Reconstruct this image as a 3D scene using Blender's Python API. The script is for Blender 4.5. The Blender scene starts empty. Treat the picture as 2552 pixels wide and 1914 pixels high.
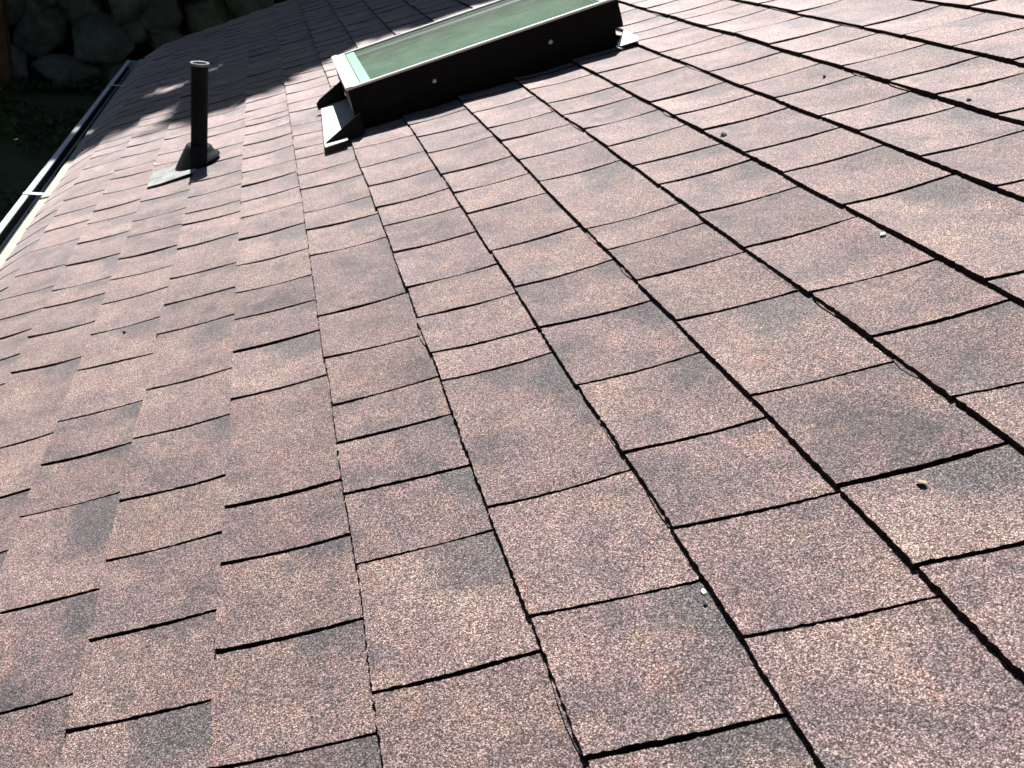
import bpy, bmesh, math, random
import numpy as np
from mathutils import Vector, Matrix, noise

# ------------------------------------------------------------------ camera, sky, sun, exposure
SC = bpy.context.scene
COL = SC.collection
PITCH = math.radians(21.8)              # roof pitch
S = 0.143                               # shingle exposure (m)
CU, CN = math.cos(PITCH), math.sin(PITCH)

def T(u, v, n=0.0):
    """roof frame (upslope, along the eave, normal) -> world"""
    return Vector((u * CU - n * CN, v, u * CN + n * CU))

cam_d = bpy.data.cameras.new("camera")
cam = bpy.data.objects.new("camera", cam_d)
COL.objects.link(cam)
SC.camera = cam
cam_d.sensor_width = 36.0
cam_d.sensor_fit = 'HORIZONTAL'
cam_d.lens = 36.0 * 2057.3 / 2552.0
cam_d.shift_x = (1276.0 - 761.3) / 2552.0
cam_d.shift_y = (983.9 - 957.0) / 2552.0
cam_d.clip_start, cam_d.clip_end = 0.01, 400.0
_r = Vector((0.9960331, -0.0497180, 0.0737977))
_u = Vector((-0.0373886, 0.5187464, 0.8541102))
_b = Vector((-0.0807470, -0.8534813, 0.5148297))
cam.matrix_world = Matrix(((_r.x, _u.x, _b.x, 0), (_r.y, _u.y, _b.y, 0), (_r.z, _u.z, _b.z, 0), (0, 0, 0, 1)))
cam.matrix_world.translation = T(0.09576, 0.0, 0.57134)
cam_d.dof.use_dof = True
cam_d.dof.focus_distance = 0.95
cam_d.dof.aperture_fstop = 0.029 / 0.0017

SUN_D = Vector((-0.022, 0.50, 0.863)).normalized()      # towards the sun (world)
SUN_EL = math.asin(SUN_D.z)
world = bpy.data.worlds.new("World")
SC.world = world
world.use_nodes = True
wn = world.node_tree.nodes
bg = wn["Background"]
sky = wn.new("ShaderNodeTexSky")
sky.sky_type = 'NISHITA'
sky.sun_disc = False
sky.sun_elevation = SUN_EL
sky.sun_rotation = 0.0
sky.air_density = 1.0
sky.dust_density = 0.6
world.node_tree.links.new(sky.outputs[0], bg.inputs[0])
bg.inputs[1].default_value = 0.05
sun_l = bpy.data.lights.new("sun", 'SUN')
sun_l.energy = 5.0
sun_l.angle = math.radians(0.5)
sun_l.color = (1.0, 0.982, 0.952)
sun = bpy.data.objects.new("sun", sun_l)
COL.objects.link(sun)
sun.rotation_euler = SUN_D.to_track_quat('Z', 'Y').to_euler()
sun.location = (0, 10, 14)

SC.view_settings.view_transform = 'Standard'
SC.view_settings.look = 'None'
SC.view_settings.exposure = 1.31
SC.view_settings.gamma = 1.0

RNG = random.Random(7)
NR = np.random.default_rng(11)

# ------------------------------------------------------------------ helpers
def obj(name, verts, faces, mat=None, parent=None, loc=None, rot=None, smooth=False):
    me = bpy.data.meshes.new(name)
    me.from_pydata([tuple(v) for v in verts], [], faces)
    me.update()
    o = bpy.data.objects.new(name, me)
    COL.objects.link(o)
    if mat is not None:
        for m in (mat if isinstance(mat, (list, tuple)) else [mat]):
            me.materials.append(m)
    if parent is not None:
        o.parent = parent
    if loc is not None:
        o.location = loc
    if rot is not None:
        o.rotation_euler = rot
    if smooth:
        me.polygons.foreach_set("use_smooth", [True] * len(me.polygons))
    return o

def from_bm(name, bm, mat=None, parent=None, loc=None, rot=None, smooth=False):
    me = bpy.data.meshes.new(name)
    bm.normal_update()
    bm.to_mesh(me)
    bm.free()
    o = bpy.data.objects.new(name, me)
    COL.objects.link(o)
    if mat is not None:
        me.materials.append(mat)
    if parent is not None:
        o.parent = parent
    if loc is not None:
        o.location = loc
    if rot is not None:
        o.rotation_euler = rot
    if smooth:
        me.polygons.foreach_set("use_smooth", [True] * len(me.polygons))
    return o

def thing(name, label, cat, loc=(0, 0, 0), rot=None, group=None):
    o = bpy.data.objects.new(name, None)
    COL.objects.link(o)
    o.empty_display_size = 0.1
    o.location = loc
    if rot is not None:
        o.rotation_euler = rot
    return tag(o, label, cat, group)

def tag(o, label, cat, group=None):
    o["label"] = label
    o["category"] = cat
    if group:
        o["group"] = group
    return o

ROOFROT = (0.0, -PITCH, 0.0)

def bm_box(bm, x0, x1, y0, y1, z0, z1, bevel=0.0):
    r = bmesh.ops.create_cube(bm, size=1.0)
    vs = r['verts']
    for v in vs:
        v.co = Vector(((x0 + x1) / 2 + v.co.x * (x1 - x0), (y0 + y1) / 2 + v.co.y * (y1 - y0), (z0 + z1) / 2 + v.co.z * (z1 - z0)))
    if bevel > 0:
        es = list({e for v in vs for e in v.link_edges})
        bmesh.ops.bevel(bm, geom=es, offset=bevel, segments=2, affect='EDGES')

def lathe(bm, prof, seg=40, cx=0.0, cy=0.0, close=False):
    rings = []
    for r, z in prof:
        rings.append([bm.verts.new((cx + r * math.cos(2 * math.pi * i / seg), cy + r * math.sin(2 * math.pi * i / seg), z)) for i in range(seg)])
    for a, b in zip(rings, rings[1:]):
        for i in range(seg):
            j = (i + 1) % seg
            bm.faces.new((a[i], a[j], b[j], b[i]))
    return rings

# ---- node helpers
class NT:
    def __init__(self, name):
        self.m = bpy.data.materials.new(name)
        self.m.use_nodes = True
        self.t = self.m.node_tree
        self.t.nodes.clear()
        self.out = self.t.nodes.new("ShaderNodeOutputMaterial")
    def n(self, typ, **kw):
        nd = self.t.nodes.new(typ)
        for k, v in kw.items():
            setattr(nd, k, v)
        return nd
    def l(self, a, b):
        self.t.links.new(a, b)
    def put(self, sock, v):
        if isinstance(v, (int, float)):
            sock.default_value = v
        elif isinstance(v, tuple):
            sock.default_value = v if len(v) == len(sock.default_value) else tuple(v) + (1.0,)
        else:
            self.l(v, sock)
    def math(self, op, a, b=None, c=None, clamp=False):
        nd = self.n("ShaderNodeMath", operation=op, use_clamp=clamp)
        self.put(nd.inputs[0], a)
        if b is not None: self.put(nd.inputs[1], b)
        if c is not None: self.put(nd.inputs[2], c)
        return nd.outputs[0]
    def vmath(self, op, a, b=None):
        nd = self.n("ShaderNodeVectorMath", operation=op)
        self.put(nd.inputs[0], a)
        if b is not None: self.put(nd.inputs[1], b)
        return nd.outputs[0]
    def mix(self, f, a, b, blend='MIX'):
        nd = self.n("ShaderNodeMix", data_type='RGBA', blend_type=blend)
        self.put(nd.inputs[0], f); self.put(nd.inputs[6], a); self.put(nd.inputs[7], b)
        return nd.outputs[2]
    def noise(self, vec, scale, detail=2.0, rough=0.5, dist=0.0):
        nd = self.n("ShaderNodeTexNoise")
        if vec is not None: self.l(vec, nd.inputs["Vector"])
        nd.inputs["Scale"].default_value = scale
        nd.inputs["Detail"].default_value = detail
        nd.inputs["Roughness"].default_value = rough
        nd.inputs["Distortion"].default_value = dist
        return nd
    def ramp(self, f, stops, interp='LINEAR'):
        nd = self.n("ShaderNodeValToRGB")
        cr = nd.color_ramp
        cr.interpolation = interp
        while len(cr.elements) > 1: cr.elements.remove(cr.elements[-1])
        cr.elements[0].position = stops[0][0]
        def col(c): return (c, c, c, 1) if isinstance(c, (int, float)) else tuple(c) + (1,)
        cr.elements[0].color = col(stops[0][1])
        for p, c in stops[1:]:
            e = cr.elements.new(p); e.color = col(c)
        self.l(f, nd.inputs[0])
        return nd.outputs[0]
    def smooth(self, x, a, b):
        nd = self.n("ShaderNodeMapRange", interpolation_type='SMOOTHSTEP')
        self.put(nd.inputs[0], x)
        nd.inputs[1].default_value = a; nd.inputs[2].default_value = b
        nd.inputs[3].default_value = 0.0; nd.inputs[4].default_value = 1.0
        return nd.outputs[0]
    def obj(self):
        return self.n("ShaderNodeTexCoord").outputs["Object"]
    def pbr(self, color, rough=0.6, metal=0.0, spec=0.5, normal=None):
        b = self.n("ShaderNodeBsdfPrincipled")
        self.put(b.inputs["Base Color"], color)
        self.put(b.inputs["Roughness"], rough)
        self.put(b.inputs["Metallic"], metal)
        b.inputs["Specular IOR Level"].default_value = spec
        if normal is not None: self.l(normal, b.inputs["Normal"])
        self.l(b.outputs[0], self.out.inputs[0])
        return b
    def bump(self, h, strength=0.5, dist=0.01, normal=None):
        nd = self.n("ShaderNodeBump")
        nd.inputs["Strength"].default_value = strength
        nd.inputs["Distance"].default_value = dist
        self.l(h, nd.inputs["Height"])
        if normal is not None: self.l(normal, nd.inputs["Normal"])
        return nd.outputs[0]

# ------------------------------------------------------------------ materials
SPEC, GLK, GLR, ALB = 0.16, 0.66, 0.8, 0.71
def mat_shingle():
    m = NT("shingle_granules")
    P = m.obj()
    rnd = m.n("ShaderNodeAttribute", attribute_name="rnd")
    sep = m.n("ShaderNodeSeparateXYZ"); m.l(rnd.outputs["Vector"], sep.inputs[0])
    r0, r1, r2 = sep.outputs
    uvn = m.n("ShaderNodeUVMap", uv_map="tab")
    su = m.n("ShaderNodeSeparateXYZ"); m.l(uvn.outputs[0], su.inputs[0])
    w, t = su.outputs[0], su.outputs[1]
    off = m.vmath('SCALE', rnd.outputs["Vector"]); off.node.inputs["Scale"].default_value = 9.0
    Q = m.vmath('ADD', P, off)
    n1 = m.noise(Q, 11.0, 3.0, 0.55, 0.4)
    n2 = m.noise(Q, 26.0, 3.0, 0.6, 0.3)
    f = m.math('ADD', m.math('MULTIPLY', n1.outputs[0], 0.65), m.math('MULTIPLY', n2.outputs[0], 0.35))
    f = m.math('ADD', f, m.math('MULTIPLY', m.math('SUBTRACT', r0, 0.5), 0.16))
    base = m.ramp(f, [(0.28, (0.100, 0.083, 0.087)), (0.38, (0.160, 0.121, 0.121)), (0.46, (0.210, 0.150, 0.146)),
                      (0.54, (0.250, 0.176, 0.166)), (0.61, (0.29, 0.203, 0.183)), (0.70, (0.33, 0.240, 0.205))])
    # rosy and tan drifts
    n3 = m.noise(Q, 17.0, 2.0, 0.5)
    base = m.mix(m.math('MULTIPLY', m.smooth(n3.outputs[1], 0.50, 0.70), 0.55), base, (0.275, 0.165, 0.158))
    n4 = m.noise(Q, 21.0, 2.0, 0.5)
    base = m.mix(m.math('MULTIPLY', m.smooth(n4.outputs[0], 0.57, 0.70), 0.42), base, (0.33, 0.225, 0.175))
    n6 = m.noise(Q, 24.0, 3.0, 0.6, 0.3)
    base = m.mix(m.math('MULTIPLY', m.smooth(n6.outputs[0], 0.57, 0.69), 0.38), base, (0.37, 0.225, 0.175))
    # printed slate-grey blend at the upper far end of most tabs
    edge = m.noise(Q, 30.0, 3.0, 0.6)
    eo = m.math('MULTIPLY', m.math('SUBTRACT', edge.outputs[0], 0.5), 0.55)
    pa = m.smooth(m.math('ADD', m.math('ADD', w, eo), m.math('MULTIPLY', m.math('SUBTRACT', r2, 0.5), 0.5)), 0.50, 0.86)
    pb = m.smooth(m.math('ADD', t, m.math('ADD', m.math('MULTIPLY', eo, 1.1), m.math('MULTIPLY', m.math('SUBTRACT', r0, 0.5), 0.45))), 0.46, 0.76)
    pk = m.math('MULTIPLY', m.math('MULTIPLY', pa, pb), m.smooth(r1, 0.18, 0.5))
    base = m.mix(m.math('MULTIPLY', pk, 0.70), base, (0.082, 0.085, 0.092))
    # a second, looser grey drift
    n5 = m.noise(Q, 14.0, 3.0, 0.6, 0.3)
    base = m.mix(m.math('MULTIPLY', m.smooth(n5.outputs[0], 0.58, 0.70), 0.45), base, (0.10, 0.098, 0.105))
    # per-tab value
    tabv = m.math('MULTIPLY', ALB, m.math('ADD', 0.88, m.math('MULTIPLY', r2, 0.24)))
    # granules
    vo = m.n("ShaderNodeTexVoronoi", feature='F1'); m.l(P, vo.inputs["Vector"]); vo.inputs["Scale"].default_value = 1180.0
    sc = m.n("ShaderNodeSeparateColor"); m.l(vo.outputs["Color"], sc.inputs[0])
    g = m.ramp(sc.outputs[0], [(0.0, 0.05), (0.3, 0.38), (0.58, 0.85), (0.82, 1.75), (1.0, 2.9)])
    clump = m.noise(P, 640.0, 2.0, 0.7)
    gc = m.ramp(clump.outputs[0], [(0.3, 0.42), (0.5, 1.0), (0.7, 1.6)])
    mul = m.math('MULTIPLY', m.math('MULTIPLY', g, gc), tabv)
    vs = m.n("ShaderNodeVectorMath", operation='SCALE'); m.l(base, vs.inputs[0]); m.l(mul, vs.inputs["Scale"])
    hb = m.math('SUBTRACT', 1.0, m.math('MULTIPLY', vo.outputs["Distance"], 1.1))
    hb = m.math('ADD', hb, m.math('MULTIPLY', sc.outputs[1], 0.9))
    nrm = m.bump(hb, 1.0, 0.0009)
    nrm2 = m.bump(m.noise(P, 60.0, 3.0, 0.6).outputs[0], 0.35, 0.004, nrm)
    rough = m.ramp(sc.outputs[2], [(0.0, 0.75), (0.91, 0.62), (0.945, 0.24), (1.0, 0.18)])
    bs = m.pbr(vs.outputs[0], rough, 0.0, SPEC, nrm2)
    # broad forward glare of the mineral granules at grazing angles (Fresnel-weighted rough gloss)
    soft = m.bump(hb, 0.35, 0.0009)
    fr = m.n("ShaderNodeFresnel"); fr.inputs[0].default_value = 1.5
    gl = m.n("ShaderNodeBsdfGlossy", distribution='GGX')
    gl.inputs["Roughness"].default_value = GLR
    gv = m.n("ShaderNodeVectorMath", operation='SCALE'); m.l(vs.outputs[0], gv.inputs[0]); gv.inputs["Scale"].default_value = 1.4
    m.l(m.vmath('ADD', gv.outputs[0], (0.64, 0.59, 0.585)), gl.inputs[0])
    m.l(soft, gl.inputs["Normal"])
    mx = m.n("ShaderNodeMixShader")
    m.l(m.math('MULTIPLY', fr.outputs[0], GLK, clamp=True), mx.inputs[0])
    m.l(bs.outputs[0], mx.inputs[1]); m.l(gl.outputs[0], mx.inputs[2])
    m.l(mx.outputs[0], m.out.inputs[0])
    return m.m

def mat_simple(name, col, rough=0.5, metal=0.0, var=0.15, scale=12.0, spec=0.5, bump=0.0, bscale=80.0, col2=None, tone=(0.35, 0.7)):
    m = NT(name)
    P = m.obj()
    nz = m.noise(P, scale, 4.0, 0.6)
    c2 = col2 if col2 else tuple(c * (1 - var * 2) for c in col)
    c = m.mix(m.smooth(nz.outputs[0], *tone), tuple(col), tuple(c2))
    nrm = None
    if bump > 0:
        nrm = m.bump(m.noise(P, bscale, 3.0, 0.6).outputs[0], bump, 0.01)
    rr = m.math('ADD', rough - 0.08, m.math('MULTIPLY', nz.outputs[0], 0.16))
    m.pbr(c, rr, metal, spec, nrm)
    return m.m

def mat_stone():
    m = NT("boulder_stone")
    P = m.obj()
    oi = m.n("ShaderNodeObjectInfo")
    Q = m.vmath('ADD', P, m.vmath('SCALE', oi.outputs["Location"]))
    a = m.noise(Q, 3.0, 5.0, 0.65, 0.3)
    c = m.ramp(a.outputs[0], [(0.3, (0.16, 0.16, 0.165)), (0.5, (0.30, 0.295, 0.29)), (0.7, (0.48, 0.47, 0.46))])
    tint = m.ramp(oi.outputs["Random"], [(0.0, (0.98, 0.94, 0.94)), (0.5, (0.9, 0.97, 1.06)), (1.0, (0.80, 0.93, 1.1))])
    c = m.mix(1.0, c, tint, 'MULTIPLY')
    moss = m.noise(Q, 5.0, 4.0, 0.7)
    c = m.mix(m.math('MULTIPLY', m.smooth(moss.outputs[0], 0.58, 0.72), 0.5), c, (0.05, 0.065, 0.03))
    n = m.bump(m.noise(Q, 14.0, 6.0, 0.7).outputs[0], 0.7, 0.06)
    m.pbr(c, 0.85, 0.0, 0.3, n)
    return m.m

def mat_leaf(name, c1, c2):
    m = NT(name)
    P = m.obj()
    nz = m.noise(P, 1.1, 3.0, 0.6)
    n2 = m.noise(P, 9.0, 1.0, 0.5)
    c = m.mix(m.smooth(nz.outputs[0], 0.35, 0.65), c1, c2)
    c = m.mix(m.math('MULTIPLY', n2.outputs[0], 0.5), c, tuple(x * 1.5 for x in c2))
    b = m.n("ShaderNodeBsdfPrincipled")
    m.l(c, b.inputs["Base Color"]); b.inputs["Roughness"].default_value = 0.55
    tr = m.n("ShaderNodeBsdfTranslucent"); m.l(c, tr.inputs[0])
    mx = m.n("ShaderNodeMixShader"); mx.inputs[0].default_value = 0.3
    m.l(b.outputs[0], mx.inputs[1]); m.l(tr.outputs[0], mx.inputs[2])
    m.l(mx.outputs[0], m.out.inputs[0])
    return m.m

def mat_bark(name, c1, c2):
    m = NT(name)
    P = m.obj()
    mp = m.n("ShaderNodeMapping"); mp.inputs["Scale"].default_value = (9, 9, 1.6); m.l(P, mp.inputs[0])
    nz = m.noise(mp.outputs[0], 2.2, 5.0, 0.65)
    c = m.ramp(nz.outputs[0], [(0.35, c1), (0.65, c2)])
    m.pbr(c, 0.9, 0.0, 0.2, m.bump(nz.outputs[0], 0.8, 0.03))
    return m.m

def mat_ground():
    m = NT("mossy_ground")
    P = m.obj()
    a = m.noise(P, 0.7, 5.0, 0.6)
    b = m.noise(P, 14.0, 4.0, 0.7)
    c = m.ramp(a.outputs[0], [(0.38, (0.15, 0.135, 0.105)), (0.52, (0.16, 0.165, 0.09)), (0.66, (0.12, 0.19, 0.075))])
    c = m.mix(m.math('MULTIPLY', b.outputs[0], 0.6), c, (0.03, 0.03, 0.022))
    m.pbr(c, 0.95, 0.0, 0.15, m.bump(b.outputs[0], 0.8, 0.05))
    return m.m

def mat_glass():
    m = NT("green_tinted_glass")
    P = m.obj()
    fr = m.n("ShaderNodeFresnel"); fr.inputs[0].default_value = 1.5
    dust = m.noise(P, 18.0, 4.0, 0.65)
    mp = m.n("ShaderNodeMapping"); mp.inputs["Scale"].default_value = (2.0, 14.0, 1.0); m.l(P, mp.inputs[0])
    streak = m.noise(mp.outputs[0], 3.0, 3.0, 0.6)
    tr = m.n("ShaderNodeBsdfTransparent"); tr.inputs[0].default_value = (0.50, 0.66, 0.54, 1)
    gl = m.n("ShaderNodeBsdfGlossy"); gl.inputs["Roughness"].default_value = 0.03; gl.inputs[0].default_value = (0.88, 1.0, 0.92, 1)
    df = m.n("ShaderNodeBsdfDiffuse")
    df.inputs[0].default_value = (0.34, 0.40, 0.345, 1)
    mx = m.n("ShaderNodeMixShader"); m.l(fr.outputs[0], mx.inputs[0]); m.l(tr.outputs[0], mx.inputs[1]); m.l(gl.outputs[0], mx.inputs[2])
    mx2 = m.n("ShaderNodeMixShader")
    dd = m.math('ADD', 0.09, m.math('MULTIPLY', m.math('MULTIPLY', dust.outputs[0], streak.outputs[0]), 0.38))
    m.l(dd, mx2.inputs[0]); m.l(mx.outputs[0], mx2.inputs[1]); m.l(df.outputs[0], mx2.inputs[2])
    m.l(mx2.outputs[0], m.out.inputs[0])
    return m.m

M_SH = mat_shingle()
M_DECK = mat_simple("felt_underlay", (0.014, 0.012, 0.011), 0.9)
M_EDGE = mat_simple("cut_asphalt_edge", (0.018, 0.013, 0.012), 0.9, scale=300, spec=0.1, col2=(0.05, 0.035, 0.032), tone=(0.5, 0.8))
M_WOOD = mat_simple("painted_trim", (0.55, 0.52, 0.46), 0.6, var=0.1)
M_WALL = mat_simple("lap_siding", (0.42, 0.40, 0.36), 0.75, var=0.06)
M_BRONZE = mat_simple("dark_bronze_cladding", (0.008, 0.0075, 0.008), 0.5, 0.0, var=0.12, scale=25, spec=0.08)
M_ALU = mat_simple("pale_aluminium", (0.66, 0.68, 0.66), 0.38, 0.25, var=0.06, scale=30)
M_APRON = mat_simple("lead_grey_flashing", (0.62, 0.62, 0.62), 0.45, 0.2, var=0.08, scale=40, bump=0.05)
M_SCREW = mat_simple("screw_zinc", (0.7, 0.7, 0.72), 0.35, 0.6)
M_GLASS = mat_glass()
M_MINT = mat_simple("mint_glass_edge", (0.34, 0.60, 0.43), 0.2, var=0.05)
M_GASKET_REFLECTION = mat_simple("dark_gasket_and_reflection", (0.028, 0.048, 0.034), 0.5)  # gasket rubber, also the painted reflection strip on the glass
M_LAV = mat_simple("satin_cap_face", (0.46, 0.47, 0.53), 0.4, 0.1, var=0.04)
M_SHAFT = mat_simple("shaft_plaster", (0.40, 0.40, 0.36), 0.8, var=0.05)
M_PIPE = mat_simple("dark_vent_pipe", (0.012, 0.012, 0.013), 0.7, var=0.2, scale=30, spec=0.12)
M_RIM = mat_simple("pale_pipe_rim", (0.17, 0.165, 0.185), 0.55, var=0.1, scale=60)  # rim and inner wall, paler than the pipe
M_RUBBER = mat_simple("weathered_rubber", (0.016, 0.017, 0.019), 0.75, var=0.2, scale=40, spec=0.15)
M_GALV = mat_simple("galvanised_flange", (0.27, 0.28, 0.265), 0.55, 0.15, var=0.2, scale=35, bump=0.08)
M_GUT = mat_simple("white_gutter_paint", (0.58, 0.62, 0.65), 0.4, var=0.05, scale=8)
M_GUTIN = mat_simple("wet_gutter_lining", (0.018, 0.028, 0.034), 0.6, var=0.2, scale=6, bump=0.1, bscale=20, spec=0.2)
M_DRIP = mat_simple("stained_drip_edge", (0.34, 0.31, 0.26), 0.8, var=0.28, scale=45, col2=(0.28, 0.25, 0.20))
M_STONE = mat_stone()
M_GROUND = mat_ground()
M_SOIL = mat_simple("bank_soil", (0.03, 0.026, 0.022), 0.95, var=0.2)
M_POST = mat_bark("red_brown_post", (0.16, 0.08, 0.055), (0.34, 0.165, 0.11))
M_BARK = mat_bark("tree_bark", (0.045, 0.034, 0.026), (0.12, 0.095, 0.075))
M_LEAF = [mat_leaf("leaf_green", (0.035, 0.075, 0.022), (0.075, 0.12, 0.035)), mat_leaf("leaf_dark", (0.026, 0.055, 0.022), (0.05, 0.09, 0.03)),
          mat_leaf("leaf_olive", (0.05, 0.07, 0.022), (0.09, 0.115, 0.035))]
M_COVER = mat_leaf("ground_cover_green", (0.05, 0.08, 0.03), (0.11, 0.15, 0.055))
M_DARKBIT = mat_simple("dark_debris", (0.018, 0.014, 0.011), 0.9)
M_TANBIT = mat_simple("tan_leaf_flake", (0.25, 0.19, 0.125), 0.8)
M_PALEBIT = mat_simple("pale_chip", (0.75, 0.73, 0.70), 0.6)
SLOTS = {
  -6: [(1.829,1.829),(1.946,1.944),(2.048,2.059),(2.131,2.141),(2.378,2.391)],
  -5: [(1.505,1.509),(1.608,1.607),(1.729,1.72),(1.862,1.845),(2.023,2.014),(2.164,2.155),(2.295,2.285),(2.433,2.42)],
  -4: [(0.798,0.8),(0.924,0.926),(1.059,1.064),(1.313,1.305),(1.452,1.45),(1.584,1.581),(1.669,1.667),(1.811,1.798),(1.948,1.942),(2.094,2.084),(2.193,2.193),(2.348,2.328),(2.488,2.468),(2.577,2.573),(2.728,2.717),(2.856,2.854)],
  -3: [(0.536,0.54),(0.68,0.681),(0.855,0.852),(0.969,0.966),(1.083,1.082),(1.242,1.231),(1.374,1.373),(1.51,1.505),(1.628,1.615),(1.742,1.731),(1.878,1.865),(1.986,1.977),(2.142,2.127),(2.475,2.461),(2.602,2.583),(2.79,2.77),(2.915,2.911)],
  -2: [(0.493,0.492),(0.599,0.6),(0.719,0.718),(0.826,0.825),(0.965,0.965),(1.101,1.096),(1.286,1.283),(1.407,1.399),(1.527,1.517),(1.69,1.683),(1.835,1.822),(1.912,1.904),(2.165,2.153),(2.319,2.297),(2.452,2.433),(2.629,2.616),(2.742,2.733),(2.91,2.901)],
  -1: [(0.418,0.419),(0.54,0.541),(0.657,0.658),(0.751,0.752),(0.991,0.991),(1.134,1.134),(1.247,1.244),(1.355,1.347),(1.48,1.47),(1.616,1.611),(1.754,1.745),(1.863,1.861),(1.983,1.983),(2.098,2.088),(2.226,2.226),(2.362,2.357),(2.481,2.476),(2.589,2.585),(2.657,2.652),(2.911,2.912)],
  0: [(0.452,0.457),(0.605,0.608),(0.716,0.714),(0.815,0.816),(0.898,0.904),(1.027,1.022),(1.167,1.167),(1.415,1.409),(1.547,1.536),(1.648,1.643),(1.811,1.796),(2.059,2.043),(2.15,2.134),(2.283,2.264),(2.399,2.379),(2.576,2.547),(2.697,2.678),(2.837,2.822),(2.976,2.952),(3.125,3.08)],
  1: [(0.354,0.357),(0.488,0.487),(0.634,0.638),(0.881,0.885),(0.955,0.953),(1.064,1.062),(1.169,1.173),(1.315,1.315),(1.446,1.441),(1.549,1.548),(1.684,1.675),(1.824,1.815),(1.983,1.957)],
  2: [(0.42,0.42),(0.543,0.543),(0.658,0.663),(0.794,0.8),(0.941,0.939),(1.069,1.076),(1.212,1.213),(1.383,1.38),(1.499,1.491),(1.617,1.611),(1.772,1.762),(1.909,1.89)],
  3: [(0.446,0.448),(0.545,0.55),(0.694,0.693),(0.869,0.866),(0.99,0.988),(1.098,1.099),(1.184,1.184),(1.424,1.421),(1.559,1.553),(1.698,1.69),(1.808,1.801)],
  4: [(0.615,0.615),(0.733,0.737),(0.846,0.846),(0.99,0.992),(1.121,1.123),(1.26,1.259),(1.363,1.356),(1.486,1.488),(1.617,1.612),(1.743,1.733),(1.849,1.834),(1.994,1.979)],
  5: [(0.772,0.772),(1.023,1.026),(1.168,1.169),(1.278,1.274),(1.422,1.418),(1.537,1.527),(1.648,1.642),(1.817,1.81),(1.946,1.936)],
  6: [(0.955,0.954),(1.09,1.088),(1.229,1.225),(1.33,1.33),(1.579,1.575),(1.711,1.707),(1.849,1.838),(1.948,1.946),(2.107,2.091),(2.194,2.181),(2.302,2.289),(2.453,2.442)],
  7: [(1.274,1.27),(1.51,1.507),(1.643,1.638),(1.756,1.752),(1.903,1.894),(2.155,2.151),(2.242,2.235),(2.482,2.477)],
  8: [(1.446,1.439),(1.57,1.569),(1.685,1.682),(1.919,1.914),(2.074,2.066)],
  9: [(1.612,1.605),(1.736,1.73)],
}

# ------------------------------------------------------------------ ground and bank
NG = 60
gv, gf = [], []
for j in range(NG + 1):
    for i in range(NG + 1):
        # denser near the house, reaching the horizon
        a = (i / NG - 0.5) * 2; b = (j / NG - 0.5) * 2
        x = math.copysign(abs(a) ** 3 * 150, a); y = math.copysign(abs(b) ** 3 * 150, b) + 6
        z = -2.2 + 0.06 * noise.noise(Vector((x * 0.6, y * 0.6, 3.0)))
        if y > 14.4:
            z += min(1.9, (y - 14.4) * 1.6)
        gv.append((x, y, z))
for j in range(NG):
    for i in range(NG):
        p = j * (NG + 1) + i
        gf.append((p, p + 1, p + NG + 2, p + NG + 1))
g = obj("ground", gv, gf, M_GROUND, smooth=True)
g["kind"] = "structure"

# ------------------------------------------------------------------ house
U0, U1 = -0.837, 22 * S + 0.03       # eave, ridge
V0, V1 = -2.0, 5.42                  # near end, far rake
house = thing("house", "low house with a weathered pinkish brown asphalt shingle roof filling the picture", "house", (0, 0, 0))

def droop(u):
    return 0.0 if u > -0.66 else 0.036 * ((-0.66 - u) / 0.177) ** 2

def field(u, v):
    """slow unevenness of the deck"""
    return 0.0035 * noise.noise(Vector((u * 2.3, v * 1.7, 0.3))) + 0.0015 * noise.noise(Vector((u * 7.0, v * 5.0, 4.3))) - droop(u)

def wob(k, v):
    """course line wander"""
    return 0.0028 * noise.noise(Vector((v * 2.2, k * 3.7, 9.1))) + 0.0012 * noise.noise(Vector((v * 9.0, k * 5.1, 2.4)))

def slot_list(k):
    L = list(SLOTS.get(k, []))
    r = random.Random(100 + k)
    # fill gaps hidden behind things
    i = 0
    while i < len(L) - 1:
        if L[i + 1][0] - L[i][0] > 0.235 and L[i][0] > 1.2 and k > -7:
            m = (L[i][0] + L[i + 1][0]) / 2 + r.uniform(-.02, .02)
            L.insert(i + 1, (m, m)); i += 1
        i += 1
    if not L:
        s0 = r.uniform(1.0, 1.1); L = [(s0, s0)]
    v = L[-1][0]
    while v < V1 - 0.12:
        v += r.choice([0.1, 0.115, 0.13, 0.14, 0.16]) + r.uniform(-.012, .012)
        if v < V1 - 0.05: L.append((v, v - 0.004))
    v = L[0][0]
    while v > V0 + 0.12:
        v -= r.choice([0.1, 0.12, 0.13, 0.15, 0.17]) + r.uniform(-.012, .012)
        if v > V0 + 0.05: L.insert(0, (v, v))
    return [(V0, V0)] + L + [(V1, V1)]

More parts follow.
